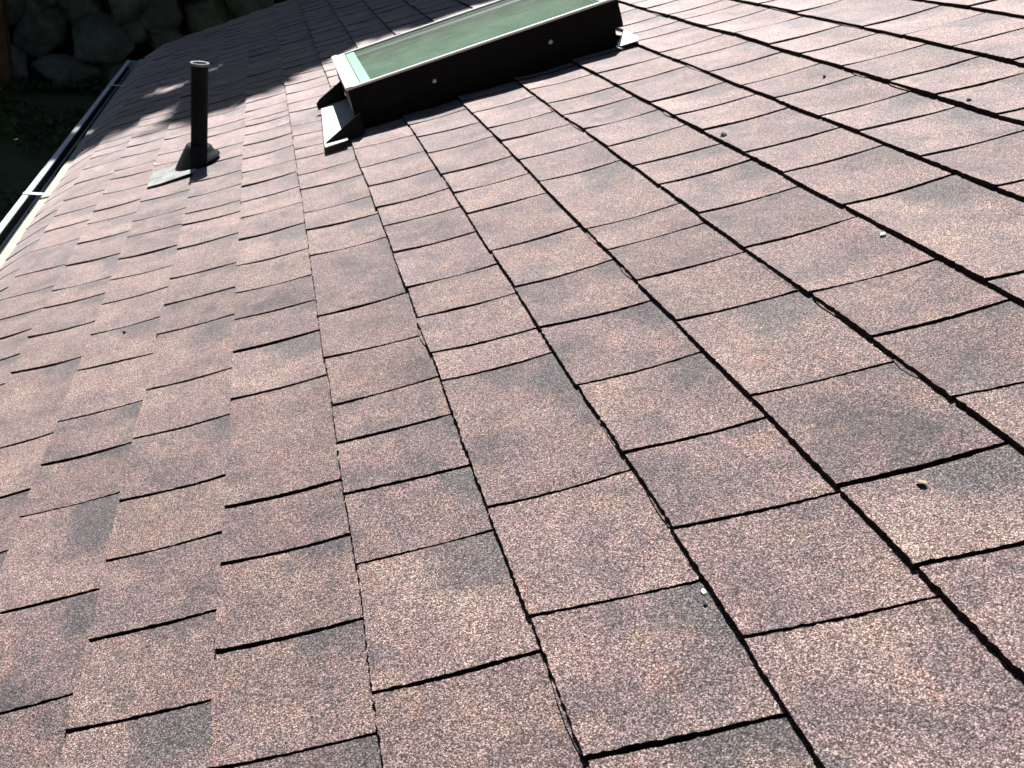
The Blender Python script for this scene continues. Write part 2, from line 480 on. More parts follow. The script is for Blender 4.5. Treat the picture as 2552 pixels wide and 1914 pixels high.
sv, sf, fuv, frnd, fmi = [], [], [], [], []
def add_tab(k, a0, b0, a1, b1, r, row_tb=0.008):
    """one tab of course k; a=v at the butt, b=v at the upper end, 0 near and 1 far side"""
    vm = (a0 + a1) / 2
    near = 0.2 < vm < 2.6
    fine = 0.25 < vm < 1.5
    rn = (r.random(), r.random(), r.random())
    tb = row_tb * r.choice([0.92, 0.97, 1.0, 1.0, 1.03, 1.07])
    lift1 = r.uniform(-0.0014, 0.0001)           # one end of the tab lifts a little
    sag = r.uniform(0.001, 0.0032)
    ulo = k * S if k > -6 else U0
    dub = r.uniform(-0.0014, 0.0014)
    if fine:
        ts = [0, .012] + [i / 42 for i in range(1, 43)] + [1.12]
    elif near:
        ts = [0, .04, .12, .25, .4, .55, .7, .85, 1.0, 1.12]
    else:
        ts = [0, .2, .5, .8, 1.0, 1.12]
    nw = max(4, int((a1 - a0) / (0.0036 if fine else 0.014 if near else 0.04)))
    ug = 0.0010 if near else 0.0004
    g0 = r.uniform(0.0013, 0.0021); g1 = r.uniform(0.0013, 0.0021)
    if r.random() < 0.12: g1 += 0.0012
    xg = 0.0011 * min(1.0, max(0.0, (vm - 0.7) / 0.9)); g0 += xg; g1 += xg
    base = len(sv)
    seed = r.uniform(0, 100)
    thick = 0.0
    for ti, t in enumerate(ts):
        e0 = a0 + (b0 - a0) * t + g0 + ug * (noise.noise(Vector((t * 18, seed, 0))) + (0.75 * noise.noise(Vector((t * 47, seed, 2))) if fine else 0))
        e1 = a1 + (b1 - a1) * t - g1 + ug * (noise.noise(Vector((t * 18, seed, 5))) + (0.75 * noise.noise(Vector((t * 47, seed, 7))) if fine else 0))
        for j in range(nw + 1):
            w = j / nw
            v = e0 + (e1 - e0) * w
            u = ulo + ((k + 1) * S - ulo) * t
            jag = ug * 1.5 * noise.noise(Vector((v * 160, seed, 8))) + ug * 1.0 * noise.noise(Vector((v * 420, seed, 3)))
            u += (wob(k, v) + dub + jag) * (1 - t) + wob(k + 1, v) * min(t, 1)
            tt = min(t, 1.0)
            n = tb * (1 - tt) + 0.0012 - sag * math.sin(math.pi * min(1, tt * 1.05)) * 0.9
            n += lift1 * (w - 0.5) * 2 * (1 - tt)
            n += 0.0009 * noise.noise(Vector((v * 16, u * 16, seed)))
            if t > 1.0: n -= 0.003
            n += field(u, v)
            sv.append((u, v, n))
    W = nw + 1
    def idx(ti, j): return base + ti * W + j
    def face(f, uvs, mi=0):
        sf.append(f); fuv.append(uvs); frnd.append(rn); fmi.append(mi)
    for ti in range(len(ts) - 1):
        for j in range(nw):
            face((idx(ti, j), idx(ti + 1, j), idx(ti + 1, j + 1), idx(ti, j + 1)),
                 ((j / nw, ts[ti]), (j / nw, ts[ti + 1]), ((j + 1) / nw, ts[ti + 1]), ((j + 1) / nw, ts[ti])))
    # skirts: butt, near slot side, far slot side
    def skirt(path, uvs, flip):
        s0 = len(sv)
        for p in path:
            x, y, z = sv[p]
            sv.append((x, y, field(x, y) - 0.009))
        for q in range(len(path) - 1):
            f = (path[q], path[q + 1], s0 + q + 1, s0 + q)
            uu = (uvs[q], uvs[q + 1], uvs[q + 1], uvs[q])
            if flip: f, uu = f[::-1], uu[::-1]
            face(f, uu, 1)
    skirt([idx(0, j) for j in range(W)], [(j / nw, 0.0) for j in range(W)], True)
    skirt([idx(ti, 0) for ti in range(len(ts))], [(0.0, t) for t in ts], False)
    skirt([idx(ti, nw) for ti in range(len(ts))], [(1.0, t) for t in ts], True)
    # some tabs show the thinner ply of the laminate peeping out below the butt
    if near and r.random() < 0.22:
        w0 = r.uniform(0.0, 0.5); w1 = min(1.0, w0 + r.uniform(0.3, 0.6)); dep = r.uniform(0.003, 0.0055); hn = tb * r.uniform(0.35, 0.5)
        m = 10; s0 = len(sv)
        for q in range(m + 1):
            w = w0 + (w1 - w0) * q / m
            v = a0 + g0 + (a1 - g1 - a0 - g0) * w
            taper = math.sin(math.pi * (0.08 + 0.84 * q / m)) ** 0.6
            ub = ulo + wob(k, v) + dub
            uo = ub - dep * taper + 0.0006 * noise.noise(Vector((v * 200, seed, 1)))
            fz = field(ub, v)
            sv.extend([(ub + 0.004, v, fz + hn + 0.001), (uo, v, fz + hn), (uo, v, fz - 0.009)])
        for q in range(m):
            p = s0 + q * 3
            face((p, p + 3, p + 4, p + 1), ((w0, 0),) * 4)
            face((p + 1, p + 2, p + 5, p + 4), ((w0, 0),) * 4, 1)

for k in range(-6, 22):
    L = slot_list(k)
    r = random.Random(1000 + k)
    row_tb = r.uniform(0.0055, 0.0074)
    for (a0, b0), (a1, b1) in zip(L, L[1:]):
        add_tab(k, a0, b0, a1, b1, r, row_tb)

sh = obj("roof_shingles", sv, sf, [M_SH, M_EDGE], house, rot=ROOFROT)
me = sh.data
me.polygons.foreach_set('material_index', np.array(fmi, dtype=np.int32))
uvl = me.uv_layers.new(name="tab")
uvl.data.foreach_set("uv", np.array([c for f in fuv for c in f], dtype=np.float32).ravel())
at = me.attributes.new("rnd", 'FLOAT_VECTOR', 'FACE')
at.data.foreach_set("vector", np.array(frnd, dtype=np.float32).ravel())
me.update()

# felt and deck under the slots, following the droop of the eave
dv, df = [], []
us = [U0 + 0.004 + (U1 - U0) * i / 90 for i in range(91)]
vs_ = [V0 + 0.004 + (V1 - V0 - 0.008) * j / 60 for j in range(61)]
for u in us:
    for v in vs_:
        dv.append((u, v, field(u, v) - 0.0085))
for u in us:
    for v in (vs_[0], vs_[-1]):
        dv.append((u, v, -0.05 - droop(u)))
W = len(vs_)
for i in range(90):
    for j in range(60):
        p = i * W + j
        df.append((p, p + 1, p + W + 1, p + W)[::-1])
b0 = 91 * W
for i in range(90):
    df.append((i * W, (i + 1) * W, b0 + 2 * (i + 1), b0 + 2 * i))
    df.append((i * W + 60, b0 + 2 * i + 1, b0 + 2 * (i + 1) + 1, (i + 1) * W + 60))
    df.append((b0 + 2 * i, b0 + 2 * i + 2, b0 + 2 * i + 3, b0 + 2 * i + 1))
obj("roof_deck", dv, df, M_DECK, house, rot=ROOFROT)

# the other slope, walls, fascia, rake boards, drip edge
rx, rz = U1 * CU, U1 * CN
ex = 2 * rx - U0 * CU
bm = bmesh.new()
for (xa, za, xb, zb) in [(rx, rz + 0.006, ex, U0 * CN)]:
    q = []
    for y in (V0, V1):
        q.append([bm.verts.new((xa, y, za)), bm.verts.new((xb, y, zb)), bm.verts.new((xb, y, zb - 0.06)), bm.verts.new((xa, y, za - 0.06))])
    for i in range(4):
        j = (i + 1) % 4
        bm.faces.new((q[0][i], q[0][j], q[1][j], q[1][i]))
    bm.faces.new(q[0][::-1]); bm.faces.new(q[1])
far_slope = from_bm("far_roof_slope", bm, mat_simple("far_shingles", (0.2, 0.14, 0.125), 0.85, var=0.2, scale=9), house)
bm = bmesh.new()
wx0, wx1, wy0, wy1 = -0.36, ex - 0.42, V0 + 0.25, V1 - 0.25
top0 = wx0 * math.tan(PITCH) - 0.07; topr = rz - 0.09; top1 = top0
for y0, y1 in ((wy0, wy1),):
    a = [bm.verts.new(c) for c in ((wx0, y0, -2.25), (wx1, y0, -2.25), (wx1, y0, top1), (rx, y0, topr), (wx0, y0, top0))]
    b = [bm.verts.new(c) for c in ((wx0, y1, -2.25), (wx1, y1, -2.25), (wx1, y1, top1), (rx, y1, topr), (wx0, y1, top0))]
    bm.faces.new(a); bm.faces.new(b[::-1])
    for i in (0, 1, 4):
        j = (i + 1) % 5
        bm.faces.new((a[i], b[i], b[j], a[j]))
from_bm("wall", bm, M_WALL, house)
bm = bmesh.new()
bm_box(bm, -0.744, -0.722, V0 + 0.01, V1 - 0.02, -0.50, -0.348, 0.002)
from_bm("fascia", bm, M_WOOD, house)
# rake board along the far gable
bm = bmesh.new()
bm_box(bm, U0 + 0.10, U1 - 0.02, V1 - 0.034, V1 - 0.008, -0.17, -0.052, 0.002)
from_bm("rake_board", bm, M_WOOD, house, rot=ROOFROT)
# drip edge: stained metal lip showing below the shingle butts
bv, bf = [], []
n_ = 240
for i in range(n_ + 1):
    y = V0 + (V1 - V0) * i / n_
    j = 0.0018 * noise.noise(Vector((y * 7, 1, 1)))
    for x, z in ((-0.745, -0.343), (-0.775 + j * .3, -0.349), (-0.806 + j, -0.357), (-0.8085 + j, -0.366), (-0.803 + j, -0.364), (-0.745, -0.351)):
        bv.append((x, y, z))
for i in range(n_):
    for q in range(6):
        p = i * 6 + q; r_ = i * 6 + (q + 1) % 6
        bf.append((p, r_, r_ + 6, p + 6))
obj("drip_edge", bv, bf, M_DRIP, house)

# ------------------------------------------------------------------ rain gutter
GY0, GY1 = V0, 5.30
gut = thing("rain_gutter", "white metal rain gutter with dark wet trough along the roof eave", "gutter", (-0.80, 0, -0.36))
gx, gz = 0.80, 0.36      # local offset
outer = [(-0.747, -0.372), (-0.747, -0.452), (-0.806, -0.452), (-0.828, -0.436), (-0.834, -0.412), (-0.852, -0.392), (-0.862, -0.372), (-0.862, -0.347), (-0.860, -0.345)]
inner = [(-0.8445, -0.345), (-0.842, -0.347), (-0.842, -0.352), (-0.858, -0.354), (-0.858, -0.371), (-0.847, -0.389), (-0.829, -0.409), (-0.823, -0.433), (-0.804, -0.448), (-0.7495, -0.448), (-0.7495, -0.372)]
def sweep(name, prof, y0, y1, mat, parent, closed=True, n=40):
    bv, bf = [], []
    for i in range(n + 1):
        y = y0 + (y1 - y0) * i / n
        d = 0.0012 * noise.noise(Vector((y * 1.3, 7, 2)))
        for x, z in prof: bv.append((x + gx + d, y, z + gz))
    m = len(prof)
    for i in range(n):
        for q in range(m if closed else m - 1):
            p = i * m + q; r_ = i * m + (q + 1) % m
            bf.append((p, p + m, r_ + m, r_))
    if closed:
        bf.append(tuple(range(m))); bf.append(tuple(range(n * m, n * m + m))[::-1])
    return obj(name, bv, bf, mat, parent)
sweep("trough", outer + inner, GY0, GY1, M_GUT, gut)
# wet black sludge lying in the trough
sl = [(-0.8565, -0.356), (-0.8565, -0.372), (-0.846, -0.3905), (-0.8275, -0.4085), (-0.812, -0.415), (-0.780, -0.413), (-0.752, -0.405), (-0.7515, -0.353)]
sweep("sludge_lining", sl, GY0 + 0.01, GY1 - 0.01, M_GUTIN, gut, closed=False, n=120)
bm = bmesh.new()
vsn = [bm.verts.new((x + gx, GY1 + 0.004, z + gz)) for x, z in outer + [(-0.747, -0.345)]]
bm.faces.new(vsn)
r = bmesh.ops.extrude_face_region(bm, geom=bm.faces[:])
bmesh.ops.translate(bm, verts=[e for e in r['geom'] if isinstance(e, bmesh.types.BMVert)], vec=(0, 0.004, 0))
bmesh.ops.recalc_face_normals(bm, faces=bm.faces)
from_bm("end_cap", bm, M_GUT, gut)
for y in (0.9, 2.735, 4.55):
    bm = bmesh.new()
    bm_box(bm, -0.8605 + gx, -0.768 + gx, y - 0.011, y + 0.011, -0.3435 + gz, -0.3415 + gz, 0.0006)
    bm_box(bm, -0.770 + gx, -0.749 + gx, y - 0.011, y + 0.011, -0.343 + gz, -0.338 + gz, 0.0006)
    from_bm("hanger_strap", bm, M_GUT, gut)

# ------------------------------------------------------------------ skylight (local frame = roof frame, origin at its lower near corner)
SU, SV = 0.170, 2.12
SL, SW, SH = 0.674, 0.460, 0.115
DZ = 0.004
skl = thing("skylight", "fixed skylight with green tinted glass in a dark bronze curb on the roof", "skylight", T(SU, SV, DZ), ROOFROT)
def ring(bm, o, i):
    """prism ring between two rectangles given as lists of (x0,x1,y0,y1,z)"""
    def rect(d): return [bm.verts.new((x, y, d[4])) for x, y in ((d[0], d[2]), (d[1], d[2]), (d[1], d[3]), (d[0], d[3]))]
    R = [rect(d) for d in o + i]
    for a, b in zip(R, R[1:] + R[:1]):
        for q in range(4):
            p = (q + 1) % 4
            bm.faces.new((a[q], a[p], b[p], b[q]))
bm = bmesh.new()
# lower curb wrap, set back, then the deeper cladding skirt above it
ring(bm, [(0.012, SL - 0.014, 0.012, SW - 0.012, -0.02), (0.012, SL - 0.014, 0.012, SW - 0.012, 0.052)], [(0.05, SL - 0.05, 0.05, SW - 0.05, 0.052), (0.05, SL - 0.05, 0.05, SW - 0.05, -0.02)])
ring(bm, [(0.002, SL, 0.0, SW, 0.044), (0.0, SL + 0.001, 0.0, SW, 0.048), (0.0, SL - 0.006, 0.0, SW, 0.1065)], [(0.03, SL - 0.03, 0.03, SW - 0.03, 0.1065), (0.03, SL - 0.03, 0.03, SW - 0.03, 0.044)])
bmesh.ops.recalc_face_normals(bm, faces=bm.faces)
from_bm("curb", bm, M_BRONZE, skl)
# pale glazing cap on top
bm = bmesh.new()
def cap(bm, x0, x1, y0, y1, z0=0.107, z1=0.1125): bm_box(bm, x0, x1, y0, y1, z0, z1, 0.0012)
cap(bm, 0.0, SL - 0.006, 0.0, 0.011)
cap(bm, 0.0, SL - 0.006, SW - 0.011, SW)
cap(bm, SL - 0.040, SL - 0.006, 0.0112, SW - 0.0112)
from_bm("glazing_cap", bm, M_ALU, skl)
bm = bmesh.new()
bm_box(bm, -0.004, 0.014, -0.001, SW + 0.001, 0.1068, 0.1145, 0.0015)
bcap = from_bm("bottom_cap", bm, M_ALU, skl)
bm = bmesh.new()
bm_box(bm, 0.0142, 0.034, 0.0115, SW - 0.0115, 0.1068, 0.1128, 0.0008)
from_bm("inner_face", bm, M_LAV, bcap)
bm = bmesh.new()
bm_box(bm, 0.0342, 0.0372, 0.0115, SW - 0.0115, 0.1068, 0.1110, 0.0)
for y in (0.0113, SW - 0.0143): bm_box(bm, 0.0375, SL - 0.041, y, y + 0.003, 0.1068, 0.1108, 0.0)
bm_box(bm, 0.0625, SL - 0.041, SW - 0.098, SW - 0.062, 0.1068, 0.1089, 0.0)  # dark strip painting the frame's reflection along the far side of the glass
from_bm("gasket_and_reflection", bm, M_GASKET_REFLECTION, skl)
bm = bmesh.new()
bm_box(bm, 0.0374, 0.062, 0.0145, SW - 0.0145, 0.1068, 0.1094, 0.0)
from_bm("glass_edge_band", bm, M_MINT, skl)
# glass unit: one pane
bm = bmesh.new()
bm_box(bm, 0.0376, SL - 0.0405, 0.0116, SW - 0.0116, 0.1020, 0.1083, 0.0)
from_bm("glass_pane", bm, M_GLASS, skl)
# plastered light shaft below the glass
bm = bmesh.new()
x0, x1, y0, y1 = 0.031, SL - 0.031, 0.031, SW - 0.031
a = [bm.verts.new((x, y, 0.100)) for x, y in ((x0, y0), (x1, y0), (x1, y1), (x0, y1))]
b = [bm.verts.new((x, y, -0.42)) for x, y in ((x0, y0), (x1, y0), (x1, y1), (x0, y1))]
for q in range(4):
    p = (q + 1) % 4
    bm.faces.new((a[p], a[q], b[q], b[p]))
bm.faces.new(b)
from_bm("light_shaft", bm, M_SHAFT, skl)
# screws in the near side
for x, z in ((0.21, 0.062), (0.50, 0.062)):
    bm = bmesh.new()
    lathe(bm, [(0.0001, 0.0035), (0.003, 0.0032), (0.0052, 0.0016), (0.0056, 0.0)], 16)
    from_bm("screw", bm, M_SCREW, skl, loc=(x, 0.0, z), rot=(math.pi / 2, 0, 0), smooth=True)
# bottom apron flashing with two upturned tapering end fins
bm = bmesh.new()
A0, A1 = -0.092, 0.012
bm_box(bm, A0, A1, -0.050, SW - 0.122, 0.011, 0.0135, 0.0)
for v in bm.verts:
    if v.co.x < -0.05 and v.co.y > 0.1: v.co.x += 0.018
def fin(bm, y, thick, pts):
    a = [bm.verts.new((x, y, z)) for x, z in pts]; b = [bm.verts.new((x, y + thick, z)) for x, z in pts]
    bm.faces.new(a); bm.faces.new(b[::-1])
    for q in range(len(pts)):
        p = (q + 1) % len(pts)
        bm.faces.new((a[p], a[q], b[q], b[p]))
apron = from_bm("apron_flashing", bm, M_APRON, skl)
bm = bmesh.new(); fin(bm, SW - 0.122, 0.004, [(-0.084, 0.008), (0.002, 0.008), (0.002, 0.066), (-0.070, 0.037), (-0.084, 0.027)])
bmesh.ops.recalc_face_normals(bm, faces=bm.faces)
from_bm("end_fin", bm, M_BRONZE, apron)
bm = bmesh.new(); fin(bm, -0.055, 0.004, [(-0.094, 0.008), (0.012, 0.008), (0.012, 0.060), (-0.085, 0.018)])
bmesh.ops.recalc_face_normals(bm, faces=bm.faces)
from_bm("end_fin", bm, M_BRONZE, apron)
# lifted lower flange outside the near fin
bm = bmesh.new()
bm_box(bm, -0.092, -0.034, -0.092, -0.0555, 0.0125, 0.0145, 0.0)
for v in bm.verts:
    if v.co.y < -0.08: v.co.z += 0.003
from_bm("flange", bm, M_APRON, apron)
# head flashing: folded pale sheet at the upper near corner
hv = [(SL + 0.001, -0.003, 0.036), (SL - 0.034, -0.036, 0.010), (SL + 0.016, -0.046, 0.0115), (SL + 0.028, -0.018, 0.0115), (SL + 0.014, SW * 0.5, 0.012), (SL + 0.004, SW * 0.5, 0.036)]
hf = [(0, 1, 2), (0, 2, 3), (0, 3, 4, 5)]
hfl = obj("head_flashing", hv, hf, M_APRON, skl)
sm = hfl.modifiers.new("sheet", 'SOLIDIFY'); sm.thickness = 0.0016

# ------------------------------------------------------------------ vent pipe
PV = T(-0.279, 2.345, 0.0)
vent = thing("vent_pipe", "dark upright plumbing vent pipe in a rubber boot on a metal flange", "vent pipe", PV)
bm = bmesh.new()
PL, PR = 0.272, 0.0232
lathe(bm, [(PR, -0.02), (PR, PL - 0.004)], 48)
pipe = from_bm("pipe", bm, M_PIPE, vent, smooth=True)
bm = bmesh.new()
rg = lathe(bm, [(PR, PL - 0.006), (PR + 0.0024, PL - 0.004), (PR + 0.0028, PL), (PR + 0.002, PL + 0.0015), (PR - 0.003, PL + 0.001), (PR - 0.004, PL - 0.004), (PR - 0.004, -0.02)], 48)
from_bm("rim", bm, M_RIM, pipe, smooth=True)
# boot: cone standing on the flange, its top square to the pipe
bm = bmesh.new()
seg = 48
prof = [(0.063, 0.012, 0), (0.060, 0.018, 0), (0.049, 0.034, 0.5), (0.0385, 0.050, 1), (0.036, 0.056, 1), (0.029, 0.060, 1), (PR + 0.0008, 0.059, 1)]
rings = []
for rad, h, f in prof:
    rr = []
    for i in range(seg):
        a = 2 * math.pi * i / seg
        x, y = rad * math.cos(a), rad * math.sin(a)
        zr = x * math.tan(PITCH)            # follow the roof at the foot, level at the top
        rr.append(bm.verts.new((x - 0.004 * (1 - f), y, h + zr * (1 - f))))
    rings.append(rr)
for a, b in zip(rings, rings[1:]):
    for i in range(seg):
        j = (i + 1) % seg
        bm.faces.new((a[i], a[j], b[j], b[i]))
from_bm("boot", bm, M_RUBBER, vent, smooth=True)
# flange: galvanised sheet, lower edge lying on the shingles, a bit buckled
fv, ff = [], []
nx, ny = 14, 14
for top in (1, 0):
    for i in range(nx + 1):
        for j in range(ny + 1):
            u = -0.142 + 0.142 * i / nx; v = -0.098 + 0.150 * j / ny
            z = 0.0105 + 0.0015 * noise.noise(Vector((u * 9, v * 9, 2))) + 0.004 * max(0, (-u - 0.1) / 0.04) * max(0, -v - 0.03) * 8
            fv.append((u, v, z - (0 if top else 0.0016)))
W = ny + 1; B = (nx + 1) * W
for i in range(nx):
    for j in range(ny):
        p = i * W + j
        ff.append((p, p + W, p + W + 1, p + 1)); ff.append((B + p, B + p + 1, B + p + W + 1, B + p + W))
edge = [j for j in range(W)] + [i * W + ny for i in range(1, nx + 1)] + [nx * W + j for j in range(ny - 1, -1, -1)] + [i * W for i in range(nx - 1, 0, -1)]
for a, b in zip(edge, edge[1:] + edge[:1]):
    ff.append((a, b, B + b, B + a))
obj("flange", fv, ff, M_GALV, vent, rot=ROOFROT)

# ------------------------------------------------------------------ small litter on the roof
def blob(name, label, cat, u, v, n, size, mat, seed, flat=1.0, group=None):
    bm = bmesh.new()
    bmesh.ops.create_icosphere(bm, subdivisions=2, radius=size)
    for q in bm.verts:
        d = 1 + 0.35 * noise.noise(q.co / size * 1.3 + Vector((seed, seed * 2, 0)))
        q.co = Vector((q.co.x * d * 1.25, q.co.y * d, q.co.z * d * flat))
    o = from_bm(name, bm, mat, None, T(u, v, n + field(u, v)), (0, -PITCH, seed), smooth=False)
    tag(o, label, cat, group)
    return o
blob("debris_pellet", "largest dark debris pellet, beside a tab slot upslope of centre", "debris", 0.725, 1.372, 0.007, 0.0050, M_DARKBIT, 1.3, 0.9)
blob("debris_pellet", "small dark debris pellet alone near the upper right edge of the view", "debris", 1.011, 1.219, 0.009, 0.0028, M_DARKBIT, 2.1, 0.8)
blob("debris_pellet", "tiny dark debris pellet below a thick butt shadow near the top right", "debris", 0.962, 1.498, 0.004, 0.0026, M_DARKBIT, 3.7, 0.8)
blob("debris_pellet", "dark crumb wedged in a tab slot on the left side of the roof", "debris", -0.357, 1.347, 0.005, 0.0030, M_DARKBIT, 4.4, 0.8)
blob("leaf_flake", "tan leaf flake caught on a tab slot at lower right", "leaf", 0.487, 0.527, 0.006, 0.0034, M_TANBIT, 5.2, 0.28)
blob("stone_chip", "pale stone chip lying in the butt shadow at right of the view", "chip", 0.706, 0.928, 0.0035, 0.0030, M_PALEBIT, 6.5, 0.7)
blob("stone_chip", "white stone chip at the corner of a big tab at the bottom centre", "chip", 0.281, 0.474, 0.0025, 0.0021, M_PALEBIT, 7.5, 0.5)
blob("stone_chip", "pale stone chip beside the metal flange of the vent pipe", "chip", -0.425, 2.49, 0.008, 0.0045, M_PALEBIT, 8.5, 0.7)
blob("debris_pellet", "dark speck of debris under the lowest white chip", "debris", 0.277, 0.462, 0.002, 0.0020, M_DARKBIT, 9.9, 0.5)
blob("debris_crumb", "pale crumb of dirt stuck at the gutter edge near the tree shade", "debris", -0.835, 3.40, -0.002, 0.011, M_DRIP, 10.2, 0.8)
blob("debris_crumb", "smaller pale crumb of dirt on the gutter edge next to the larger one", "debris", -0.832, 3.30, -0.002, 0.008, M_DRIP, 11.2, 0.8)

# ------------------------------------------------------------------ boulder wall
bw = thing("boulder_wall", "dark rockery wall of big rough boulders beyond the roof end", "stone wall", (-1.5, 13.6, -2.2))
def boulder(x, z, w, h, seed, ybase=13.45):
    r = random.Random(seed)
    bm = bmesh.new()
    bmesh.ops.create_icosphere(bm, subdivisions=4, radius=1.0)
    planes = []
    for _ in range(13):
        d = Vector((r.gauss(0, 1), r.gauss(0, 1), r.gauss(0, 1))).normalized()
        planes.append((d, r.uniform(0.62, 0.88)))
    for q in bm.verts:
        p = q.co.copy()
        for d, o in planes:
            e = p.dot(d) - o
            if e > 0: p -= d * e * 0.97
        p *= 1 + 0.05 * noise.noise(p * 3 + Vector((seed, 0, 0))) + 0.02 * noise.noise(p * 9 + Vector((seed, 3, 0)))
        q.co = Vector((p.x * w * 0.64, p.y * max(w, h) * 0.45, p.z * h * 0.64))
    o = from_bm("boulder", bm, M_STONE, bw, (x + 1.5, ybase - 13.6 + r.uniform(-.06, .06), z + 2.2), (r.uniform(-.15, .15), r.uniform(-.35, .35), r.uniform(-.2, .2)), smooth=True)
    return o
placed = []
def put(x, z, w, h):
    placed.append((x, z, w, h)); boulder(x, z, w, h, 40 + len(placed))
for b in [(-3.30, -1.42, 0.66, 0.80), (-2.67, -1.05, 0.62, 0.58), (-2.36, -1.53, 0.92, 0.66), (-3.68, -1.98, 0.46, 0.62), (-2.90, -1.98, 0.90, 0.42), (-1.94, -0.95, 0.56, 0.50),
          (-0.78, -1.06, 0.70, 0.56), (-1.36, -1.42, 0.50, 0.36), (-0.20, -0.86, 0.66, 0.52), (-1.50, -1.05, 0.56, 0.48), (-3.66, -1.08, 0.52, 0.46), (-1.88, -1.32, 0.40, 0.34),
          (-2.05, -1.98, 0.66, 0.50), (-1.20, -1.90, 0.90, 0.62), (-0.30, -1.60, 0.85, 0.75), (0.55, -1.30, 0.80, 0.70), (-3.2, -0.75, 0.70, 0.52), (-2.3, -0.55, 0.70, 0.50),
          (-1.25, -0.62, 0.80, 0.46), (-0.4, -0.40, 0.75, 0.46)]:
    put(*b)
rb = random.Random(5)
for rowz, hh in ((-1.85, 0.75), (-1.2, 0.68), (-0.62, 0.6)):
    for x0, x1 in ((-9.0, -4.05), (0.95, 6.0)):
        x = x0
        while x < x1:
            w = rb.uniform(0.6, 0.95)
            put(x + w / 2, rowz + rb.uniform(-.06, .06), w, hh * rb.uniform(.9, 1.15)); x += w * 0.92
# dark earth packed behind and between the boulders
bv, bf = [], []
for i in range(41):
    x = -10 + 17.0 * i / 40
    for y, z in ((13.62, -2.4), (13.72, -1.3), (13.9, -0.42), (14.6, -0.30), (16.5, -0.25)):
        bv.append((x + 1.5, y - 13.6 + 0.06 * noise.noise(Vector((x, y, z))), z + 2.2 + 0.05 * noise.noise(Vector((x * 1.3, y, 4)))))
for i in range(40):
    for q in range(4):
        p = i * 5 + q
        bf.append((p, p + 5, p + 6, p + 1))
obj("earth_backing", bv, bf, M_SOIL, bw, smooth=True)

# ------------------------------------------------------------------ wooden post at the far left
post = thing("wooden_post", "reddish brown wooden post standing upright before the boulder wall", "post", (-3.71, 13.0, -2.2))
bm = bmesh.new()
bm_box(bm, -0.10, 0.10, -0.10, 0.10, -0.1, 2.55, 0.012)
from_bm("shaft", bm, M_POST, post)
bm = bmesh.new()
bm_box(bm, -0.125, 0.125, -0.125, 0.125, 2.551, 2.60, 0.01)
from_bm("post_cap", bm, M_POST, post)

# ------------------------------------------------------------------ trees beyond the roof (they throw the shade)
EDGE = [(-9, 3.0), (-0.85, 3.24), (-0.70, 3.20), (-0.54, 3.06), (-0.35, 3.06), (-0.11, 3.06), (0.0, 3.14), (0.2, 3.24), (0.3, 3.37), (0.47, 3.36), (1.0, 3.25), (3.2, 3.2), (9, 3.2)]
EU = np.array([e[0] for e in EDGE]); EV = np.array([e[1] for e in EDGE])
D_ = np.array(SUN_D)
NVEC = np.array((-CN, 0, CU))
def keep(P):
    """leaves that would shade the part of the roof the sun reaches are not there: crowns are trimmed to set the shadow edge"""
    t = (P @ NVEC) / (D_ @ NVEC)
    H = P - t[:, None] * D_
    u = H[:, 0] * CU + H[:, 2] * CN; v = H[:, 1]
    n = len(P)
    ok = v > np.interp(u, EU, EV) + 0.03 + NR.normal(0, 0.05, n)
    inl = (u > -1.0) & (u < -0.24)  # leaf gaps cut below let sun streaks fall on the roof
    c1 = 3.655 + (u + 0.83) * 0.36
    g1 = inl & (np.abs(v - c1) < 0.15)
    c2 = 3.09 + (u + 0.72) * 0.58
    g2 = (u > -0.86) & (u < -0.37) & (np.abs(v - c2 - 0.02) < 0.17)
    g3 = (u > 0.2) & (u < 0.62) & (np.abs(v - 3.46) < 0.03)
    drop = (g1 & (NR.random(n) < 0.97)) | (g2 & (NR.random(n) < 0.97)) | (g3 & (NR.random(n) < 0.6))
    drop |= (u > -0.9) & (u < -0.4) & (v < 3.3) & (NR.random(n) < 0.55)
    return ok & ~drop

